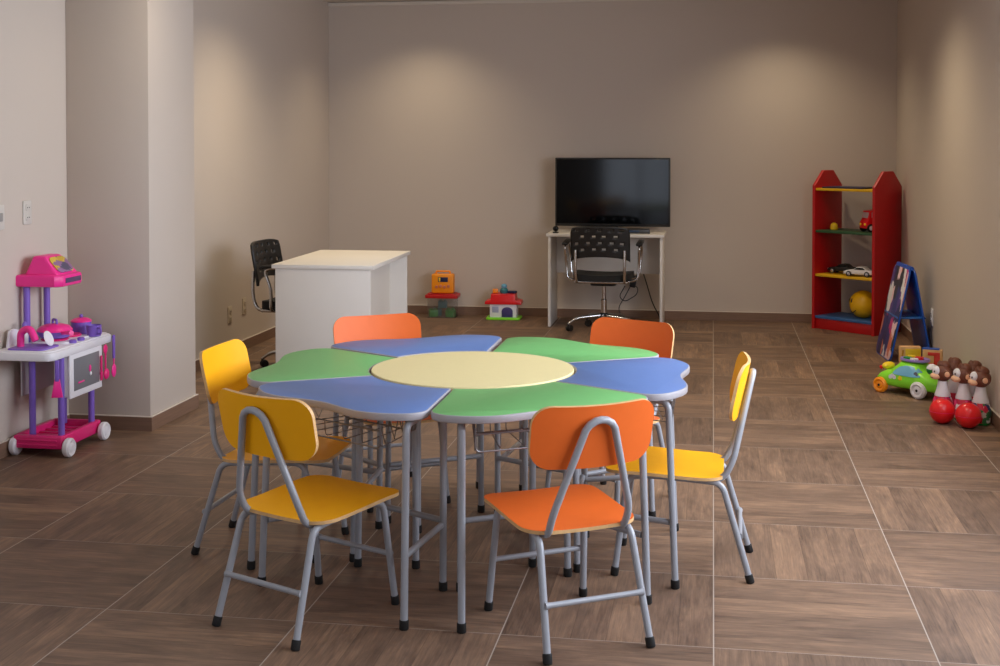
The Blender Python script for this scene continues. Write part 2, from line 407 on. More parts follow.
# ------------------------------------------------------------------ pupil chairs
def make_chair(color, dark_label):
    t = thing('school_chair', dark_label, 'chair', group='small tube framed chairs around the flower table')
    def sb(x, y):  # waterfall front, slight dish
        z = .3615+.026*(y-.058)/.4
        if y > .05: z -= .010*((y-.05)/.16)**2.2
        if y < -.05: z += .006*((-.05-y)/.145)**2
        return z - .006*(1-(x/.185)**2)
    MB().board(.38, .405, .072, .011, sb, 16, M=T(0, .062, 0), taper=.03).build('seat', [color, PLY], t)
    lean = 12.5
    Mb = T(0, -.206, .638) @ RX(90+lean) 
    MB().board(.398, .195, .06, .011, lambda x, y: -.028*(x/.19)**2, 18, M=Mb, taper=.02).build('backrest', [color, PLY], t)
    sc = MB()
    for sx in (-.03, .03): sc.cyl((sx*.6, .065, .0055), .004, .002, 10, .0005, M=Mb @ RX(180) @ T(0, -.13, 0) if False else Mb @ T(0, 0, -.0155) )
    # hairpin back tube: down both sides, then forward under the seat
    pts = []; zt, yt = .690, -.240
    for s in (-1, 1):
        a = [(.118*s, .13, .345), (.124*s, -.135, .334), (.127*s, -.172, .40), (.056*s, yt+.01, .645)]
        fl = fillet(a, .05, 8)
        arc = [Vector((s*.050*math.cos(R(k)), yt+.012-.012*math.sin(R(k)), .649+.044*math.sin(R(k)))) for k in (20, 45, 70)]
        pts.append(fl[:-1]+arc)
    path = pts[0]+[Vector((0, yt, .693))]+pts[1][::-1]
    MB().tube(path, .0112, 12).build('back_frame', STEEL, t)
    for s in (-1, 1):
        zt = .346
        leg_part(t, fillet([(.148*s, -.06, zt-.008), (.150*s, -.135, zt-.013), (.168*s, -.234, 0)], .045, 8), .0112)
        leg_part(t, fillet([(.150*s, .06, zt), (.152*s, .185, zt+.002), (.168*s, .23, 0)], .045, 8), .0112)
        MB().tube([(.148*s, -.062, zt-.008), (.150*s, .062, zt)], .0112).build('side_rail', STEEL, t)
    for y, z in ((-.197, .155), (.219, .165)):
        q = .168-.018*z/.346
        MB().tube([(-q, y, z), (-q+.02, y, z), (q-.02, y, z), (q, y, z)], [.0112, .0088, .0088, .0112]).build('stretcher', STEEL, t)
    MB().tube([(-.14, .0, .338), (.14, .0, .338)], .009).build('cross_bar', STEEL, t)
    return t
chairs = [(ORA, (-.440, 3.905), 121.5, 'orange chair nearest the camera, seen from behind in front of the green petal'),
          (YEL, (-1.259, 3.881), 64.5, 'yellow chair seen from behind at the front left of the flower table'),
          (YEL, (-.098, 4.575), 179, 'yellow chair seen side on at the right of the blue petal'),
          (YEL, (-1.612, 4.545), -2, 'yellow chair facing right, closest to the pillar, beside the green petal'),
          (ORA, (-1.345, 5.285), -57, 'orange chair facing the camera in front of the white desk'),
          (ORA, (-.418, 5.30), -116, 'orange chair facing the camera in front of the black office chair and television')]
cp = {}
for c, (x, y), h, lab in chairs:
    if c.name not in cp: o = cp[c.name] = make_chair(c, lab)
    else: o = copy_tree(cp[c.name])
    o['label'] = lab; o.location = (x, y, 0); o.rotation_euler.z = R(h-90)

# ------------------------------------------------------------------ white desks
def make_desk(name, label, loc, rz, W, D, H, modesty, mh, over=.012):
    """W along local x; front (sitting side) at -y"""
    t = thing(name, label, 'desk', loc, rz)
    MB().box((0, 0, H-.0125), (W, D, .025), .003).build('desktop', WHITE, t)
    for s in (-1, 1): MB().box((s*(W/2-.012-over), .0, (H-.025)/2), (.022, D-.04, H-.025), .002).build('side_panel', WHITE, t)
    MB().box((0, modesty, H-.025-mh/2), (W-.048-2*over, .018, mh), .002).build('modesty_panel', WHITE, t)
    return t
make_desk('computer_desk', 'white desk under the television against the back wall', (-.852, 10.51, 0), 0, .945, .50, .755, .16, .33)
make_desk('teacher_desk', 'white teacher desk standing end on near the left wall', (-2.325, 7.95, 0), -88.8, 1.06, .63, .755, .17, .72)

# ------------------------------------------------------------------ office chairs
def make_office(label):
    t = thing('office_chair', label, 'chair', group='black perforated office chairs')
    hub = MB().cyl((0, 0, .075), .032, .07, 20, .006); base = hub.build('base_hub', BLACKP, t)
    for k in range(5):
        a = R(90+72*k+36); d = Vector((math.cos(a), math.sin(a), 0))
        arm = MB().tube(fillet([d*.02+Vector((0, 0, .125)), d*.22+Vector((0, 0, .105)), d*.285+Vector((0, 0, .06))], .05), [.014]*2+[.013]*5+[.010]*2, 10)
        ao = arm.build('base_arm', CHROME, t)
        c = MB(); M = T(*(d*.285)) @ RZ(math.degrees(a)+40)
        for s in (-1, 1): c.lathe([(.012, -.008), (.024, -.008), (.026, -.004), (.026, .004), (.024, .008), (.012, .008)], 18, M=M @ T(-.014, s*.012, .026) @ RX(90))
        c.tube([M @ Vector((0, 0, .062)), M @ Vector((-.004, 0, .045)), M @ Vector((-.014, 0, .03))], .009, 8)
        c.build('caster', BLACKP, ao)
    MB().lathe([(.024, .13), (.024, .25), (.016, .255), (.016, .375)], 18).build('gas_lift', CHROME, t)
    MB().prism(rrect(.2, .2, .04), .365, .40, .006).build('tilt_plate', BLACKP, t)
    MB().board(.45, .44, .09, .05, lambda x, y: .435-.02*max(0, (y-.08)/.14)**2+.01*(x/.22)**2, 14).build('seat', [BLACKF, BLACKF], t)
    MB().tube([(-.2, -.2, .405), (-.2, .18, .405), (.2, .18, .405), (.2, -.2, .405)], .010, 10, closed=True).build('seat_frame', CHROME, t)
    # perforated backrest, holes really open
    NX, NZ = 30, 24; W, Hh = .47, .285; vs = []; fs = []
    holes = set()
    for r_, row in enumerate((20, 15, 10, 5)):
        cols = (3, 9, 15, 21, 26) if r_ % 2 == 0 else (6, 12, 17, 23)
        for c_ in cols: holes |= {(c_-1, row), (c_, row), (c_-1, row+1), (c_, row+1)}
    def bp(i, j):
        u = -1+2*i/NX; v = j/NZ
        lo = .045*max(0, 1-u*u)**.6 if True else 0     # arched lower edge
        z = lo+(Hh-lo)*v; hw = W/2*(.97-.05*max(0, v-.8)/.2)
        if v > .8: z -= .02*(abs(u)**4)*(v-.8)/.2
        return (u*hw, -.035*(1-u*u)+.02*(1-v), z)
    for j in range(NZ+1):
        for i in range(NX+1): vs.append(bp(i, j))
    for j in range(NZ):
        for i in range(NX):
            if (i, j) not in holes: a = j*(NX+1)+i; fs.append([a, a+1, a+NX+2, a+NX+1])
    bk = MB().add(vs, fs, 0, T(0, -.235, .565) @ RX(6)).build('backrest', BLACKP, t)
    so = bk.modifiers.new('thickness', 'SOLIDIFY'); so.thickness = .018; so.offset = 0
    for s in (-1, 1):
        MB().tube(fillet([(s*.185, .0, .405), (s*.185, -.24, .405), (s*.19, -.268, .50), (s*.19, -.262, .66)], .07, 8), .0115, 10).build('back_upright', CHROME, t)
        ar = MB().tube(fillet([(s*.2, -.10, .405), (s*.275, -.11, .42), (s*.285, -.10, .55), (s*.29, -.15, .685), (s*.29, .06, .70), (s*.285, .12, .60), (s*.27, .1, .43), (s*.2, .1, .405)], .05, 6), .0105, 10).build('armrest', CHROME, t)
        MB().box((0, 0, 0), (.05, .23, .022), .01, 3, M=T(s*.29, -.05, .705) @ RX(4)).build('arm_pad', BLACKP, ar)
    return t
oc = make_office('black perforated office chair with chrome arms tucked under the television desk')
oc.location = (-.845, 10.12, 0); oc.rotation_euler.z = R(-2)
o2 = copy_tree(oc); o2['label'] = 'black perforated office chair between the left wall and the teacher desk'
o2.location = (-2.655, 8.09, 0); o2.rotation_euler.z = R(-93)

# ------------------------------------------------------------------ television and what is on / under the desk
t = thing('television', 'large black flat screen television standing on the white desk', 'television', (-.815, 10.58, .755), 0)
MB().box((0, 0, .325), (.945, .035, .565), .006).build('bezel', BLACKP, t)
MB().box((0, -.0176, .33), (.918, .003, .53), .001, 1).build('screen', SCREEN, t)
MB().box((0, .03, .27), (.6, .05, .36), .015).build('rear_housing', BLACKP, t)
MB().box((0, .012, .045), (.09, .03, .07), .006).build('stand_neck', BLACKP, t)
MB().prism(rrect(.60, .2, .05), .0, .022, .004).build('stand_base_and_shade', BLACKP, t)  # base widened, its dark strip also imitates the shade below the screen
t = thing('media_box', 'slim dark box lying on the desk below the screen on the right', 'media player', (-.60, 10.40, .755), 4)
MB().box((0, 0, .018), (.2, .12, .036), .004).build('case', mat('dark_grey_case', (48, 46, 46), .4), t)
MB().box((-.03, -.061, .02), (.09, .003, .016), .001, 1).build('display', mat('dim_blue_display', (52, 70, 96), .2), t)
t = thing('webcam', 'small black webcam on the left end of the television desk', 'webcam', (-1.255, 10.33, .755))
MB().cyl((0, 0, 0), .024, .01, 18).build('foot', BLACKP, t)
h = MB().ball((0, 0, .035), .024, 16).build('camera_head', BLACKP, t)
MB().lathe([(.012, 0), (.013, .004), (.008, .006)], 16, M=T(0, -.021, .035) @ RX(90)).build('lens', SCREEN, h)
t = thing('power_adapter', 'black power adapter with a looped cable hanging under the desk', 'adapter', (-.72, 10.74, 0))
MB().box((0, 0, .335), (.05, .04, .10), .008, M=RY(12)).build('brick', BLACKP, t)
MB().tube(fillet([(.0, 0, .38), (.03, -.01, .46), (-.03, -.02, .52), (.0, -.03, .66), (.01, -.03, .725)], .06, 8), .005, 8).build('cord', BLACKP, t)
MB().tube(fillet([(.0, 0, .29), (-.05, -.02, .2), (.0, -.04, .16), (.10, -.02, .22), (.11, 0, .28), (.05, .01, .30), (.01, -.03, .22), (-.06, -.05, .10), (.0, -.05, .008), (.09, -.03, .008)], .05, 8), .004, 8).build('looped_cable', BLACKP, t)
solo(MB().tube(fillet([(0, 0, .725), (-.01, .01, .42), (.03, 0, .30), (.07, -.01, .16), (.13, -.02, .05), (.14, -.02, .005)], .09, 8), .005, 8).build('hanging_cable', BLACKP), 'thin black cable curving down to the floor inside the right desk panel', 'cable', (-.565, 10.72, 0))

# ------------------------------------------------------------------ toy bin and toy house at the back wall
t = thing('storage_box', 'clear toy box with red lid and green blocks inside at the back wall', 'box', (-2.268, 10.70, 0), 3)
CLEAR = thin_glass('clear_plastic', (.95, .96, .97), .14, .25)
b = MB(); 
for s in (-1, 1): b.box((s*.118, 0, .085), (.004, .16, .166), .001, 1); b.box((0, s*.08, .085), (.236, .004, .166), .001, 1)
b.box((0, 0, .003), (.236, .16, .006), .001, 1); b.build('clear_body', CLEAR, t)
b = MB(); b.prism(rrect(.28, .2, .02), .168, .196, .005); b.prism(rrect(.24, .16, .02), .196, .206, .004); b.build('lid', RED, t)
for i, (x, y, z, r_, m) in enumerate([(-.075, -.03, .006, 20, GPL), (.075, -.03, .006, -15, GPL), (-.06, .03, .006, 40, TEAL), (.06, .035, .006, 10, GPL), (0, .0, .078, 5, TEAL)]):
    b = MB().box((0, 0, .03), (.075, .06, .06), .006)
    for sx in (-1, 1): b.cyl((sx*.018, 0, .06), .012, .01, 14, .002)
    solo(b.build('toy_block', m), ['green block at the left front inside the clear toy box', 'green block at the right front inside the clear toy box', 'teal block at the left rear inside the clear toy box', 'green block at the right rear inside the clear toy box', 'teal block on top of the pile inside the clear toy box'][i], 'block', (-2.268+x, 10.70+y, z), (0, 0, r_), 'blocks in the clear toy box')
t = thing('toy_camera_box', 'yellow toy with dark printed window standing on the red lid', 'toy', (-2.262, 10.69, .207), 3)
MB().box((0, 0, .082), (.19, .09, .164), .014, 3).build('body', mat('amber_plastic', (246, 150, 16), .4), t)
MB().box((.005, -.046, .118), (.085, .006, .04), .004).build('window', NAVY, t)
MB().box((-.024, -.0485, .118), (.014, .004, .032), .002).build('window_stripe', YPL, t)
b = MB()
for i in range(4): b.cyl((-.05+.034*i, .05, .0), .013, .012, 16, .003, M=T(0, -.092, .055+.006*(i % 2)) @ RX(90) @ T(0, -.05, 0) if False else T(-.0, -.043, .056+.006*(i % 2)) @ RX(90) @ T(0, -.05, 0))
b.build('button', mat('peach_button', (206, 120, 90), .4), t)
MB().tube(fillet([(-.06, 0, .155), (-.06, 0, .185), (.06, 0, .185), (.06, 0, .155)], .02), .008, 10).build('handle', ORPL, t)

t = thing('toy_house', 'small white toy house with red roof and grassy base at the back wall', 'toy house', (-1.735, 10.68, 0), 2)
b = MB(); b.prism(rrect(.29, .2, .03), 0, .02, .006); b.build('grass_base', LIME, t)
b = MB(); b.box((0, 0, .075), (.225, .14, .115), .004); b.prism([(-.1, .0), (.1, 0), (.055, .075), (-.055, .075)], -.06, .06, .002, M=T(0, 0, .13) @ RX(90)); b.build('walls', WPL, t)
b = MB().prism([(-.047, 0), (.047, 0)]+[(.047*math.cos(R(a)), .05+.035*math.sin(R(a))) for a in range(0, 181, 20)], 0, .006, .002, M=T(.035, -.069, .022) @ RX(90))
b.build('door', mat('violet_door', (70, 60, 120), .4), t)
MB().box((-.065, -.071, .085), (.055, .006, .05), .003).build('window', mat('lilac_window', (170, 176, 206), .4), t)
b = MB(); b.prism([(-.155, 0), (.155, 0), (.15, .025), (.105, .035), (.10, .085), (-.10, .085), (-.105, .035), (-.15, .025)], -.09, .09, .006, M=T(0, 0, .13) @ RX(90)); b.build('roof', RPL, t)
solo(MB().box((0, 0, .017), (.045, .04, .034), .006).build('toy_block', ORPL), 'orange block on the left end of the toy house roof', 'block', (-1.81, 10.68, .217), (0, 0, 15))
b = MB().lathe([(.03, 0), (.034, .01), (.034, .03), (.022, .045)], 20); b2 = b.build('toy_cup', TEAL)
solo(b2, 'round teal toy in the middle of the toy house roof', 'toy', (-1.735, 10.68, .216))
MB().ball((0, 0, .06), (.026, .026, .02), 16).build('knob', SKY, b2)
solo(MB().box((0, 0, .01), (.075, .045, .02), .006).build('toy_block', NAVY), 'flat navy block on the right end of the toy house roof', 'block', (-1.665, 10.68, .217), (0, 0, -12))

# ------------------------------------------------------------------ pencil bookcase and its toys
BK = Vector((.785, 10.535, 0)); BRZ = -40; BL, BD = .575, .37
t = thing('pencil_bookcase', 'red childrens bookcase with pencil shaped ends in the far right corner', 'bookcase', BK, BRZ)
prof = [(0, 0), (BD, 0), (BD, 1.145), (BD-.12, 1.265), (.12, 1.265), (0, 1.145)]
for x in (0, BL-.025):
    p = MB().prism(prof, 0, .025, .003, M=T(x+.025, 0, 0) @ RZ(90) @ RX(90) @ T(0, 0, -.0) if False else Matrix(((0, 0, 1, x), (1, 0, 0, 0), (0, 1, 0, 0), (0, 0, 0, 1))))
    p.build('side_panel', RED, t)
levels = [(.105, SHBLU, 'blue bottom shelf'), (.44, SHYEL, 'yellow middle shelf'), (.79, SHGRN, 'dark green shelf'), (1.125, SHYEL, 'yellow top shelf')]
for z, m, lab in levels:
    o = MB().box((BL/2, BD/2-.005, z-.0095), (BL-.052, BD-.03, .019), .002).build('shelf', m, t); o['label'] = lab
MB().box((BL/2, .03, .043), (BL-.052, .018, .084), .002).build('plinth', RED, t)
def onshelf(x, y, z):
    c, s = math.cos(R(BRZ)), math.sin(R(BRZ)); return (BK.x+c*x-s*y, BK.y+s*x+c*y, z+.0006)
b = MB(); b.prism(rrect(.36, .24, .01), 0, .012, .003); bo = b.build('picture_book', NAVY)
solo(bo, 'flat dark blue book lying on the top shelf of the red bookcase', 'book', onshelf(.24, .16, 1.125), (0, 0, BRZ+4))
MB().box((0, 0, .006), (.352, .23, .007), .001).build('pages', WPL, bo)
# smiley ball
t = thing('smiley_ball', 'large yellow ball with a smiling face on the bottom shelf', 'ball', onshelf(.36, .18, .105))
MB().ball((0, 0, .108), .108, 36).build('ball_skin', SMILEY, t)
b = MB()
def onball(az, el, r=.1085): return Vector((r*math.cos(R(el))*math.cos(R(az)), r*math.cos(R(el))*math.sin(R(az)), 0.108+r*math.sin(R(el))))
FA = -172
b.tube([onball(FA+k, -22-16*math.cos(R(k*2.2))) for k in range(-40, 41, 8)], .004, 6)
for s in (-1, 1): b.tube([onball(FA+16*s, e) for e in (8, 14, 20, 26)], [.004, .007, .007, .004], 8)
b.build('printed_face', BLACKP, t)
# toy cars
def toy_car(name, label, m, loc, rz, L=.20, group='model cars on the middle shelf'):
    t = thing(name, label, 'toy car', loc, rz, group)
    k = L/.2
    pr = [(-.1, .016), (-.098, .036), (-.09, .044), (-.06, .046), (-.035, .066), (.005, .067), (.035, .046), (.085, .039), (.099, .03), (.1, .016)]
    b = MB().prism([(x*k, z*k) for x, z in pr], -.04*k, .04*k, .006*k, M=RX(90)); b.build('body', m, t)
    g = MB()
    for s in (-1, 1): g.prism([(x*k, z*k) for x, z in [(-.052, .048), (-.034, .062), (.004, .063), (.026, .048)]], -.0008, .0008, .0003, M=T(0, s*.0403*k, 0) @ RX(90))
    g.prism([(-.034*k, 0), (.034*k, 0), (.03*k, .025*k), (-.03*k, .025*k)], 0, .002, .0004, M=T(.0345*k, 0, .0475*k) @ RZ(90) @ RX(90-56))
    g.build('windows', SCREEN, t)
    for x in (-.062, .062):
        for s in (-1, 1):
            w = MB().lathe([(.008*k, -.007*k, 0), (.017*k, -.007*k, 0), (.0185*k, -.004*k, 0), (.0185*k, .004*k, 0), (.017*k, .007*k, 0), (.011*k, .007*k, 1), (.004*k, .008*k, 1)], 20, M=T(x*k, s*.038*k, .0185*k) @ RX(-90*s))
            w.build('wheel', [RUBBER, CHROME], t)
    l = MB()
    for s in (-1, 1): l.box((.0985*k, s*.026*k, .03*k), (.004*k, .014*k, .007*k), .001)
    l.build('headlights', WPL, t)
    return t
toy_car('toy_car', 'black model car at the left on the middle bookcase shelf', BLACKP, onshelf(.155, .20, .44), 148, .23)
toy_car('toy_car', 'white model car on the middle bookcase shelf, right of the black one', WPL, onshelf(.385, .09, .44), 153, .235)
# red truck
t = thing('toy_truck', 'chunky red toy truck on the green shelf of the bookcase', 'toy truck', onshelf(.452, .16, .79), 205)
b = MB().prism([(-.09, .03), (.085, .03), (.088, .075), (.07, .10), (.055, .165), (-.02, .175), (-.085, .175), (-.09, .16)], -.055, .055, .012, M=RX(90)); b.build('body', RPL, t)
b = MB()
for s in (-1, 1): b.box((.02, s*.056, .135), (.05, .003, .04), .003)
b.box((.0, 0, 0), (.003, .08, .045), .003, M=T(.0655, 0, .132) @ RY(-14)); b.build('windows', mat('pale_window', (190, 170, 176), .3), t)
for x in (-.05, .05):
    for s in (-1, 1): MB().lathe([(.01, -.012, 0), (.03, -.012, 0), (.033, -.006, 0), (.033, .006, 0), (.03, .012, 0), (.018, .012, 1), (.006, .014, 1)], 20, M=T(x, s*.05, .033) @ RX(-90*s)).build('wheel', [RUBBER, WPL], t)
b = MB(); 
for s in (-1, 1): b.ball((.087, s*.032, .06), .011, 12)
b.build('headlights', YPL, t)
o = MB().lathe([(.026, 0), (.030, .006), (.030, .03), (.024, .046), (.012, .055), (.004, .057)], 24).build('toy_peg', YPL)
solo(o, 'small round yellow toy peg alone on the green shelf', 'toy', onshelf(.11, .14, .79))
e = MB()
for s in (-1, 1): e.ball((.027, s*.010, .03), .004, 8)
e.build('printed_eyes', BLACKP, o)

# ------------------------------------------------------------------ folding activity easel
PRINT = patch_mat('colourful_board_print', [(34, 40, 96), (196, 44, 120), (226, 226, 230), (48, 54, 120), (214, 120, 96), (90, 66, 140), (40, 44, 60), (236, 200, 206)], (14, 14, 6))
t = thing('folding_easel', 'blue folding easel with a colourful printed board by the right wall', 'easel', (1.315, 9.21, 0), 5)
def lean_board(x0, x1, h, m, name, inset=True):
    ang = math.degrees(math.atan2(x1-x0, h)); L = math.hypot(h, x1-x0)
    M = T(x0, 0, 0) @ RY(ang)
    b = MB(); b.prism(rrect(.44, L, .05), -.006, .006, .003, M=M @ T(0, 0, L/2) @ RZ(90) @ RX(90))
    o = b.build(name, m, t); return o, M, L
fo, M, L = lean_board(-.145, -.012, .635, BPL, 'front_panel')
MB().prism(rrect(.432, L-.02, .045), 0, .003, .001, M=M @ T(-.0062, 0, L/2) @ RZ(-90) @ RX(90)).build('printed_board', PRINT, fo)
bo, M, L = lean_board(.132, .012, .635, BPL, 'rear_panel')
MB().box((0, 0, .30), (.19, .40, .012), .003).build('brace_tray', mat('mid_blue_plastic', (48, 110, 190), .35), t)
MB().tube([(0, -.2, .635), (0, .2, .635)], .014, 12).build('hinge', BPL, t)

# ------------------------------------------------------------------ green shape-sorter car
t = thing('ride_car_toy', 'lime green toy car with orange front wheel and white rear wheel', 'toy car', (1.165, 7.905, 0), 137)
secs = []
NS = 26
def topz(x): # x rear -.19 .. front .17
    pts = [(-.23, .10), (-.19, .135), (-.12, .165), (-.085, .205), (-.04, .222), (.02, .218), (.05, .19), (.08, .152), (.12, .14), (.15, .125), (.17, .09)]
    for i in range(len(pts)-1):
        if pts[i][0] <= x <= pts[i+1][0]:
            f = (x-pts[i][0])/(pts[i+1][0]-pts[i][0]); f = f*f*(3-2*f); return pts[i][1]*(1-f)+pts[i+1][1]*f
def roofz(x): return .10+(topz(x)-.10)*.86
def flank(x, z):
    zt = roofz(x); q = min(1, max(0, (z-.09)/(zt-.09)))**(1/.75); e = abs((x+.03)/.2)
    return .118*(1-.25*e**4)*max(.0001, 1-q*q)**.275*(1-.28*max(0, (z-.11)/.11))
def decal(outline, off=.003):
    cx = sum(p[0] for p in outline)/len(outline); cz = sum(p[1] for p in outline)/len(outline); m = MB(); n = len(outline); vs = []; fs = []
    for f in (.02, .35, .7, 1.): vs += [(cx+(x-cx)*f, flank(cx+(x-cx)*f, cz+(z-cz)*f)+off, cz+(z-cz)*f) for x, z in outline]
    vs += [(x, flank(x, z)-.004, z) for x, z in outline]
    for r_ in range(4): fs += [[r_*n+k, r_*n+(k+1) % n, (r_+1)*n+(k+1) % n, (r_+1)*n+k] for k in range(n)]
    fs.append(list(range(n))); return m.add(vs, fs)
vs = []; fs = []; K = 20
for i in range(NS+1):
    x = -.23+.40*i/NS; zt = roofz(x); e = abs((x+.03)/.2); w = .118*(1-.25*e**4); zb = .038
    for k in range(K):
        a = 2*PI*k/K; c, s_ = math.cos(a), math.sin(a); p = .55
        yy = w*math.copysign(abs(c)**p, c); zz = (zb+.09)/2; 
        if s_ >= 0: z = .09+(zt-.09)*abs(s_)**.75; yy *= 1-.28*max(0, (z-.11)/.11)
        else: z = .09-(.09-zb)*abs(s_)**.5
        vs.append((x, yy, z))
for i in range(NS):
    for k in range(K): fs.append([i*K+k, i*K+(k+1) % K, (i+1)*K+(k+1) % K, (i+1)*K+k])
fs += [list(range(K))[::-1], [NS*K+k for k in range(K)]]
MB().add(vs, fs).build('body', LIME, t)
b = decal([(-.135, .125), (-.125, .15), (-.10, .168), (-.06, .177), (-.02, .177), (.01, .168), (.035, .148), (.048, .128), (.03, .122), (-.04, .120), (-.10, .121)]); b.build('window', SKY, t)
b = MB().cyl((0, 0, 0), .014, .004, 18, .001, M=T(-.105, flank(-.105, .138)+.001, .138) @ RX(-90+14)); b.build('sticker', mat('grey_sticker', (90, 96, 110), .4), t)
b = MB()
for (x, z) in ((.03, .105), (.045, .112), (.058, .104)): b.cyl((0, 0, 0), .012, .005, 14, .001, M=T(x, flank(x, z)-.001, z) @ RX(-90))
b.build('cloud_badge', WPL, t)
MB().cyl((0, 0, 0), .015, .005, 5, .001, M=T(-.01, flank(-.01, .104)-.001, .104) @ RX(-90)).build('star_badge', YPL, t)
for x, m, r_ in ((.13, ORPL, .046), (-.13, WPL, .05)):
    for s in (-1, 1):
        MB().lathe([(.012, -.018), (r_*.75, -.020), (r_, -.01), (r_, .01), (r_*.75, .02), (r_*.5, .012), (r_*.3, .018), (.006, .018)], 28, M=T(x, s*.112, r_) @ RX(-90*s)).build('wheel', m, t)['label'] = 'orange front wheel' if x > 0 else 'white rear wheel'
        MB().cyl((0, 0, .012), .008, .009, 12, .002, M=T(x, s*.112, r_) @ RX(-90*s)).build('axle_cap', BLACKP, t)
MB().lathe([(.035, 0), (.085, 0), (.092, .006), (.088, .016), (.06, .014), (.055, .004)], 32, M=T(-.03, 0, .197) @ Matrix.Diagonal((1, .82, 1, 1))).build('top_rim', mat('lilac_rim', (146, 120, 196), .35), t)
b = MB().ball((.14, .02, .15), (.03, .05, .022), 18); b.build('front_handle', YPL, t)
b = MB().ball((.165, .055, .14), .012, 12); b.build('headlight', RPL, t)
for (x, y, m, lab, rz) in ((-.0, .03, GPL, 'green shape piece lying in the opening on top of the green car', 10), (-.045, -.02, RPL, 'red shape piece lying in the opening on top of the green car', 60), (-.055, .045, WPL, 'white shape piece lying in the opening on top of the green car', 30), (.015, -.03, YPL, 'yellow shape piece lying in the opening on top of the green car', 80)):
    c, s_ = math.cos(R(137)), math.sin(R(137))
    o = MB().prism([(0.026*math.cos(R(k)), .026*math.sin(R(k))) for k in (0, 60, 120, 180, 240, 300)], 0, .018, .003).build('shape_piece', m)
    solo(o, lab, 'shape piece', (1.165+c*x-s_*y, 7.905+s_*x+c*y, .203), (0, 0, rz), 'shape pieces on the green car')
b = MB().lathe([(.001, -.033, 0), (.018, -.028, 0), (.03, -.014, 0), (.033, 0, 1), (.03, .014, 1), (.018, .028, 1), (.001, .033, 1)], 24)
o = b.build('toy_ball', [GPL, WPL])
solo(o, 'small white and green ball resting on the tail of the green car', 'ball', (1.247, 7.655, .188), (0, 10, 0))
# wooden picture boxes behind the car
t = thing('wooden_picture_box', 'pale wooden toy box with yellow panel standing behind the green car', 'toy box', (1.195, 8.14, 0), 6)
MB().box((0, 0, .1225), (.125, .05, .245), .004).build('case', WOOD, t)
MB().box((.012, -.026, .165), (.092, .004, .135), .002).build('panel', mat('yellow_panel', (232, 190, 30), .45), t)
MB().tube([(-.048, -.0265, .225), (-.052, -.0265, .19), (-.045, -.0265, .16)], .005, 8).build('painted_mark', mat('ochre_mark', (180, 120, 30), .5), t)
t = thing('wooden_picture_box', 'pale wooden toy box with red panel standing between car and wall', 'toy box', (1.322, 8.10, 0), -14)
MB().box((0, 0, .1175), (.115, .05, .235), .004).build('case', WOOD, t)
MB().prism([(-.04, -.06), (.04, -.06), (.04, .065), (-.03, .065), (-.03, .045), (.005, .045), (.005, .0), (-.04, .0)], 0, .004, .001, M=T(.004, -.025, .155) @ RX(90)).build('panel', mat('red_panel', (206, 40, 32), .45), t)
MB().box((-.01, 0, .2385), (.10, .046, .007), .002).build('lid', BPL, t)

# ------------------------------------------------------------------ monkey bowling set
PATT = patch_mat('flowery_pin_print', [(206, 20, 60), (230, 60, 130), (240, 236, 236), (196, 20, 70), (60, 70, 130), (230, 80, 150)], (38, 38, 38))
PATT2 = patch_mat('leafy_pin_print', [(206, 20, 60), (60, 120, 70), (236, 240, 236), (40, 60, 110), (196, 180, 170), (60, 130, 80)], (38, 38, 38))
def make_pin(label, pm=PATT):
    t = thing('bowling_pin', label, 'bowling pin', group='monkey headed bowling pins')
    MB().lathe([(.042, 0, 1), (.048, .004, 1), (.050, .014, 0), (.056, .045, 0), (.057, .07, 0), (.052, .10, 0), (.044, .122, 0), (.042, .126, 0)], 28).build('belly', [pm, GPL], t)
    MB().lathe([(.044, .126), (.044, .132), (.037, .155), (.029, .19), (.026, .215)], 24).build('neck', WPL, t)
    h = MB().ball((0, 0, .262), (.049, .047, .053), 24)
    h.ball((-.010, 0, .300), (.036, .034, .032), 16); h.lathe([(.022, 0), (.016, .012), (.003, .022)], 12, M=T(.012, 0, .312) @ RY(20))
    h.ball((-.030, 0, .262), (.026, .03, .038), 14)
    hd = h.build('head', BROWN, t)
    f = MB().ball((.036, 0, .272), (.022, .033, .030), 18); f.build('face_mask', WPL, hd)
    m = MB().ball((.044, 0, .242), (.026, .036, .020), 18); m.build('muzzle', TAN, hd)
    e = MB()
    for s in (-1, 1): e.ball((.0555, s*.015, .272), (.004, .005, .006), 10)
    e.build('eyes', BLACKP, hd)
    m = MB().tube([(.064, -.018, .237), (.0685, 0, .234), (.064, .018, .237)], .0018, 6); m.build('mouth', mat('mouth_line', (120, 50, 50), .5), hd)
    for s in (-1, 1):
        er = MB().lathe([(.006, -.005), (.023, -.006), (.027, 0), (.022, .007), (.014, .005), (.004, .004)], 18, M=T(-.004, s*.0465, .258) @ RX(-90*s) @ RY(18)); o = er.build('ear', BROWN, hd)
        MB().ball((-.003, s*.053, .2595), (.017, .004, .017), 14).build('inner_ear', TAN, o)
    return t
p1 = make_pin('monkey bowling pin beside the green car, leftmost of the front row', PATT)
p3 = make_pin('monkey bowling pin nearest the right wall, green leaf print on its belly', PATT2)
p3.location = (1.405, 7.10, 0); p3.rotation_euler.z = R(192)
p1.scale = p3.scale = (.97, .97, .925); p1.location = (1.238, 7.255, 0); p1.rotation_euler.z = R(194)
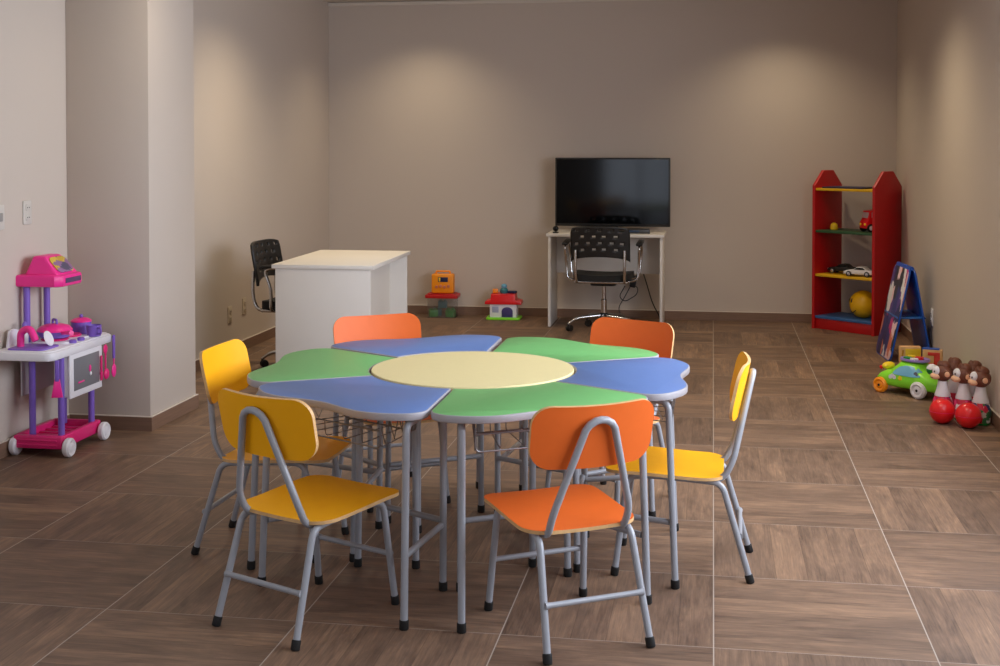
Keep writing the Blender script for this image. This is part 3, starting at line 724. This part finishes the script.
for (x, y, h, lab) in ((1.335, 7.19, 193, 'monkey bowling pin in the middle of the front row behind the red balls'),
                       (1.315, 7.375, 195, 'monkey bowling pin mostly hidden in the back row behind the first gap'),
                       (1.405, 7.29, 195, 'monkey bowling pin mostly hidden in the back row close to the wall')):
    o = copy_tree(p1); o.location = (x, y, 0); o.rotation_euler.z = R(h); o['label'] = lab
for (x, y, lab) in ((1.207, 7.085, 'red ball on the floor in front of the leftmost monkey pin'), (1.323, 6.995, 'red ball on the floor in front of the middle monkey pin, nearer the camera')):
    o = MB().ball((0, 0, .066), .066, 32).build('bowling_ball', RPL); solo(o, lab, 'ball', (x, y, 0), (0, 0, 0), 'red bowling balls')
    b = MB()
    b.tube([(.0664*math.cos(R(k)), .0664*math.sin(R(k)), .066) for k in range(0, 360, 12)], .0009, 6, closed=True); b.build('mould_seam', PINK2, o)

# ------------------------------------------------------------------ toy kitchen
KX, KY = -3.15, 5.80
t = thing('toy_kitchen', 'pink, purple and white toy kitchen on wheels against the left wall', 'toy kitchen', (KX, KY, 0), 0)
b = MB()
o_ = [(-.145, -.20), (.125, -.20), (.125, .22), (-.145, .22)]
b.box((-.01, -.155, .068), (.25, .035, .062), .008, 3); b.box((-.01, .205, .068), (.25, .035, .062), .008, 3)
b.box((.1, .025, .068), (.03, .33, .062), .008, 3); b.box((-.125, .025, .068), (.03, .33, .062), .008, 3)
b.box((-.01, .025, .06), (.2, .33, .012), .003)
for k in range(5): b.box((-.01, -.09+.06*k, .069), (.2, .022, .012), .004)
b.box((-.01, -.174, .078), (.2, .006, .008), .002); b.box((-.01, -.174, .056), (.2, .006, .008), .002)
b.build('base_tray', PINK2, t)
for x in (-.135, .14):
    for y in (-.15, .205):
        s = 1 if x > 0 else -1
        MB().lathe([(.006, -.018, 0), (.038, -.018, 0), (.045, -.010, 0), (.045, .008, 0), (.038, .016, 0), (.024, .012, 0), (.016, .016, 0), (.005, .016, 1)], 28, M=T(x, y, .045) @ RY(90*s)).build('wheel', [WPL, GREYWIN], t)
for x in (-.06, .088):
    for y in (-.125, .175): MB().tube([(x, y, .085), (x, y, .50)], .0155, 14).build('lower_post', PURP, t)
# counter
def counter_out(g=0):
    return [(-.155+g, -.31+g), (.10-g, -.31+g), (.125-g, -.302+g), (.14-g, -.28+g), (.142-g, -.25+g), (.137-g, .30-g), (.11-g, .335-g), (-.155+g, .335-g)]
b = MB(); b.prism(counter_out(0), .478, .518, .008); b.prism(counter_out(.012), .516, .524, .003); b.build('counter', WPL, t)
# raised cooker back
b = MB().prism([(-.215, 0), (.01, 0), (.01, .04), (-.15, .085), (-.195, .08)], -.006, .006, .003, M=T(-.138, 0, .52) @ Matrix(((0, 0, 1, 0), (1, 0, 0, 0), (0, 1, 0, 0), (0, 0, 0, 1)))); b.build('splash_wall', WPL, t)
MB().prism(rrect(.19, .17, .03), .522, .53, .003, M=T(-.01, -.20, 0)).build('sink', PURP, t)
fa = MB().tube(fillet([(-.075, -.20, .53), (-.075, -.20, .60), (-.02, -.21, .62), (.01, -.215, .56)], .03, 8), .017, 10); fa.build('tap', PINK, t)
MB().prism(rrect(.20, .26, .03), .522, .532, .003, M=T(-.01, .06, 0)).build('hob', WPL, t)
for y in (0., .13): MB().lathe([(.03, .532), (.062, .532), (.066, .537), (.06, .542), (.03, .54)], 28, M=T(-.01, y, 0)).build('burner', PINK2, t)
for y in (-.03, .05): MB().lathe([(.018, 0), (.018, .012), (.013, .016)], 14, M=T(.1, y, .524)).build('hob_knob', PURP, t)
# upper posts and hood
for y in (-.045, .145): MB().tube([(-.13, y, .51), (-.13, y, .82)], .016, 14).build('upper_post', PURP, t)
b = MB()
b.prism([(-.17, -.075), (.03, -.075), (.062, -.045), (.062, .135), (.03, .17), (-.17, .17)], .795, .853, .012)
b.build('hood_rim', PINK, t)
z0, z1 = .848, .942
lo = [(-.135, -.06), (.042, -.06), (.042, .15), (-.135, .15)]; hi = [(-.105, -.03), (-.04, -.03), (-.04, .12), (-.105, .12)]
b = MB().add([(*p, z0) for p in lo]+[(*p, z1) for p in hi], [[0, 3, 2, 1], [4, 5, 6, 7], [0, 1, 5, 4], [1, 2, 6, 5], [2, 3, 7, 6], [3, 0, 4, 7]])
hd = b.build('hood', PINK, t); bv = hd.modifiers.new('round', 'BEVEL'); bv.width = .012; bv.segments = 3
HP = patch_mat('food_sticker_print', [(206, 170, 60), (90, 84, 110), (150, 110, 150), (220, 190, 70), (120, 60, 110)], (26, 14, 26))
M = T(.0035, .045, .897) @ RY(math.degrees(math.atan2(.094, .082)))
b = MB().prism(rrect(.095, .15, .03), -.002, .003, .001, M=M); b.build('hood_sticker', HP, t)
b = MB().box((.063, .05, .824), (.004, .15, .024), .001); b.build('label_strip', mat('dark_label_strip', (92, 70, 104), .4), t)
# oven
b = MB(); b.box((.085, .04, .375), (.08, .32, .205), .012, 3); b.build('oven', WPL, t)
od = MB(); od.box((.127, .04, .375), (.014, .325, .215), .006, 3); od_o = od.build('oven_door', WPL, t)
MB().box((.1345, .04, .378), (.004, .255, .155), .002).build('oven_window', GREYWIN, od_o)
b = MB(); b.ball((.137, .07, .385), (.002, .012, .018), 10); b.box((.137, -.02, .335), (.003, .06, .008), .001); b.build('oven_decal', PINK, od_o)
MB().cyl((0, 0, 0), .01, .006, 12, .002, M=T(.137, .07, .36) @ RY(90)).build('oven_decal', WPL, od_o)
b = MB().box((-.12, .06, .37), (.008, .36, .19), .003); b.build('back_panel', mat('frosted_back_panel', (196, 190, 196), .4), t)
def K(x, y, z): return (KX+x, KY+y, z)
# cookware
t = thing('toy_pan', 'pink lidded toy pan with purple base on the toy kitchen hob', 'toy pan', K(-.01, .0, .543), -35)
MB().lathe([(.05, 0), (.068, .004), (.08, .022), (.082, .034), (.078, .036)], 32).build('pan_body', PURP, t)
MB().lathe([(.084, .034), (.084, .040), (.07, .056), (.04, .066), (.004, .069)], 32).build('lid', PINK, t)
MB().tube(fillet([(-.02, 0, .066), (-.02, 0, .088), (.02, 0, .088), (.02, 0, .066)], .012), .006, 8).build('lid_handle', PURP, t)
MB().tube([(.076, 0, .03), (.11, 0, .034), (.17, 0, .04)], [.009, .009, .012], 10).build('handle', PINK, t)
t = thing('toy_pot', 'purple toy pot with pink lid at the far end of the toy counter', 'toy pot', K(-.01, .265, .525), 20)
MB().lathe([(.045, 0), (.05, .004), (.05, .06), (.046, .06)], 28).build('pot_body', PURP, t)
MB().lathe([(.052, .06), (.052, .066), (.035, .076), (.012, .08)], 28).build('lid', PINK, t)
MB().ball((0, 0, .088), .010, 12).build('lid_knob', PURP, t)
t = thing('toy_cup', 'purple toy cup on the counter next to the lidded pot', 'toy cup', K(.10, .185, .525), -30)
MB().lathe([(.030, 0), (.034, .003), (.037, .055), (.034, .056), (.031, .006)], 24).build('cup_body', PURP, t)
MB().tube(fillet([(.034, 0, .045), (.06, 0, .045), (.06, 0, .015), (.033, 0, .015)], .014), .005, 8).build('handle', PURP, t)
t = thing('toy_plate', 'white toy plate leaning behind the pink tap', 'toy plate', K(.04, -.16, .562), 0)
MB().lathe([(.004, 0), (.026, 0), (.038, .006), (.036, .009), (.024, .004), (.004, .004)], 28, M=RY(68)).build('plate_dish', WPL, t)
t = thing('soap_bottle', 'slim white and blue toy bottle by the rear post at the sink', 'toy bottle', K(-.105, -.11, .524), 0)
MB().lathe([(.015, 0), (.017, .004), (.017, .045), (.008, .06)], 18).build('bottle_body', WPL, t)
MB().lathe([(.010, .058), (.012, .07), (.012, .10), (.005, .11)], 16).build('pump', PURP, t)
# hanging utensils
def hang(name, label, cat, loc, parts, rz=0):
    t = thing(name, label, cat, loc, rz, 'toy utensils hanging from the kitchen')
    for n_, mb, m in parts: mb.build(n_, m, t)
    return t
hang('toy_spatula', 'pink toy spatula with purple handle hanging at the front of the counter', 'toy utensil', K(.142, -.262, .475),
     [('handle', MB().box((0, 0, -.045), (.010, .020, .10), .004), PURP), ('blade', MB().prism([(-.012, 0), (.012, 0), (.026, -.085), (-.026, -.085)], -.003, .003, .002, M=T(0, 0, -.085) @ RZ(90) @ RX(90)), PINK)], -65)
hang('toy_spoon', 'pink toy spoon with purple handle hanging beyond the oven', 'toy utensil', K(.148, .30, .505),
     [('handle', MB().box((0, 0, -.05), (.010, .020, .12), .004), PURP), ('spoon', MB().tube([(0, 0, -.10), (0, 0, -.15)], .004, 8).ball((0, 0, -.172), (.008, .024, .034), 16), PINK)], 0)
hang('toy_ladle', 'pink toy ladle hanging on the oven door edge', 'toy utensil', K(.142, .222, .455),
     [('handle', MB().tube([(0, 0, 0), (0, 0, -.10)], .005, 8).ball((0, 0, 0), (.006, .022, .024), 14), PINK2), ('bowl', MB().ball((.004, 0, -.125), (.012, .024, .028), 16), PINK2)], 0)
hang('toy_fork', 'dark pink toy fork hanging on the oven door beside the ladle', 'toy utensil', K(.142, .178, .43),
     [('handle', MB().box((0, 0, -.045), (.007, .014, .09), .003), PINK2), ('tines', MB().box((0, -.008, -.105), (.005, .005, .04), .001).box((0, 0, -.105), (.005, .005, .04), .001).box((0, .008, -.105), (.005, .005, .04), .001).box((0, 0, -.087), (.006, .024, .01), .002), PINK2)], 0)

# ------------------------------------------------------------------ switches and outlets
def plate(name, label, loc, rz, m, kind):
    t = thing(name, label, 'wall outlet' if kind != 'switch' else 'light switch', loc, rz)
    MB().prism(rrect(.075, .118, .008), 0, .007, .003, M=RX(90)).build('cover_plate', m, t)
    if kind == 'switch': MB().box((0, -.009, 0), (.03, .006, .04), .002).build('rocker', BLACKP if False else mat('switch_button', (150, 146, 142), .4), t)
    else:
        for z in (-.024, .024): 
            o = MB().prism(rrect(.04, .034, .012), 0, .003, .001, M=T(0, -.007, z) @ RX(90)).build('socket', m, t)
            b = MB()
            for x in (-.008, .008): b.cyl((0, 0, 0), .0025, .002, 8, 0, M=T(x, -.0098, z) @ RX(90))
            b.build('pin_hole', BLACKP, o)
    return t
plate('wall_outlet', 'white double outlet plate on the left wall above the toy kitchen', (XL, 5.83, 1.15), 90, IVORY, 'o')
plate('light_switch', 'white switch plate on the left wall, left of the double outlet plate', (XL, 5.585, 1.14), 90, IVORY, 'switch')
plate('wall_outlet', 'low outlet on the left wall, nearer the pillar of the two', (XL, 8.50, .29), 90, mat('beige_plate', (190, 176, 156), .5), 'o')
plate('wall_outlet', 'low outlet on the left wall, nearer the teacher desk of the two', (XL, 8.78, .315), 90, mat('beige_plate', (190, 176, 156), .5), 'blank')
plate('wall_outlet', 'low white outlet on the right wall behind the folding easel', (XR, 9.06, .305), -90, WPL, 'o')

# ------------------------------------------------------------------ light
def area(name, loc, rot, sx, sy, power, col):
    l = bpy.data.lights.new(name, 'AREA'); l.shape = 'RECTANGLE'; l.size = sx; l.size_y = sy; l.energy = power; l.color = col
    o = bpy.data.objects.new(name, l); COL.objects.link(o); o.location = loc; o.rotation_euler = [R(a) for a in rot]; return o
DAY = (.83, .89, 1.0); WARM = (1.0, .83, .57)
area('daylight', (XR+.3, (WY0+WY1)/2, (WZ0+WZ1)/2+.1), (0, 78, 0), WZ1-WZ0+.2, WY1-WY0, 275, DAY)
area('side_fill', (XL-.3, (LY0+LY1)/2, (LZ0+LZ1)/2), (0, -84, 0), LZ1-LZ0, LY1-LY0, 28, DAY)  # fill lamp for the right wall and floor, behind the added left window
area('door_daylight', ((GX0+GX1)/2, YF-.3, GZ/2), (90, 0, 0), GX1-GX0, GZ, 30, DAY)
def spot(x, y, power, ang=95, blend=.8):
    l = bpy.data.lights.new('downlight_or_fill', 'SPOT'); l.energy = power; l.color = WARM; l.spot_size = R(ang); l.spot_blend = blend; l.shadow_soft_size = .05
    o = bpy.data.objects.new('downlight_or_fill', l); COL.objects.link(o); o.location = (x, y, ZC-.01)
for x in (-2.42, .53):
    spot(x, 10.24, 54, 126, 1.)
    spot(x, 8.3, 115, 140, 1.); spot(x, 6.0, 64 if x > 0 else 24, 140, 1.)  # forward rows are added fill; only the back wall row follows visible scallops
w = bpy.data.worlds.new('daylight_sky'); SC.world = w; w.use_nodes = True
bg = w.node_tree.nodes['Background']; bg.inputs[0].default_value = (.46, .64, .92, 1); bg.inputs[1].default_value = .7

# ------------------------------------------------------------------ camera
F = 1285.; PITCH = 1.5; YAW = 9.41
cam = bpy.data.cameras.new('camera'); co = bpy.data.objects.new('camera', cam); COL.objects.link(co)
co.location = (0, 0, 1.5); co.rotation_euler = Euler((R(90-PITCH), 0, R(YAW)), 'XYZ')
cam.sensor_fit = 'HORIZONTAL'; cam.sensor_width = 36; cam.lens = F/1000*36
cam.shift_y = -(333-(141+F*math.tan(R(PITCH))))/1000
cam.clip_start = .05
SC.camera = co
SC.view_settings.view_transform = 'Standard'; SC.view_settings.look = 'None'; SC.view_settings.gamma = 1
SC.view_settings.use_curve_mapping = False; SC.view_settings.exposure = 0
SC.cycles.use_denoising = True
SC.cycles.max_bounces = 8; SC.cycles.diffuse_bounces = 5; SC.cycles.transparent_max_bounces = 12
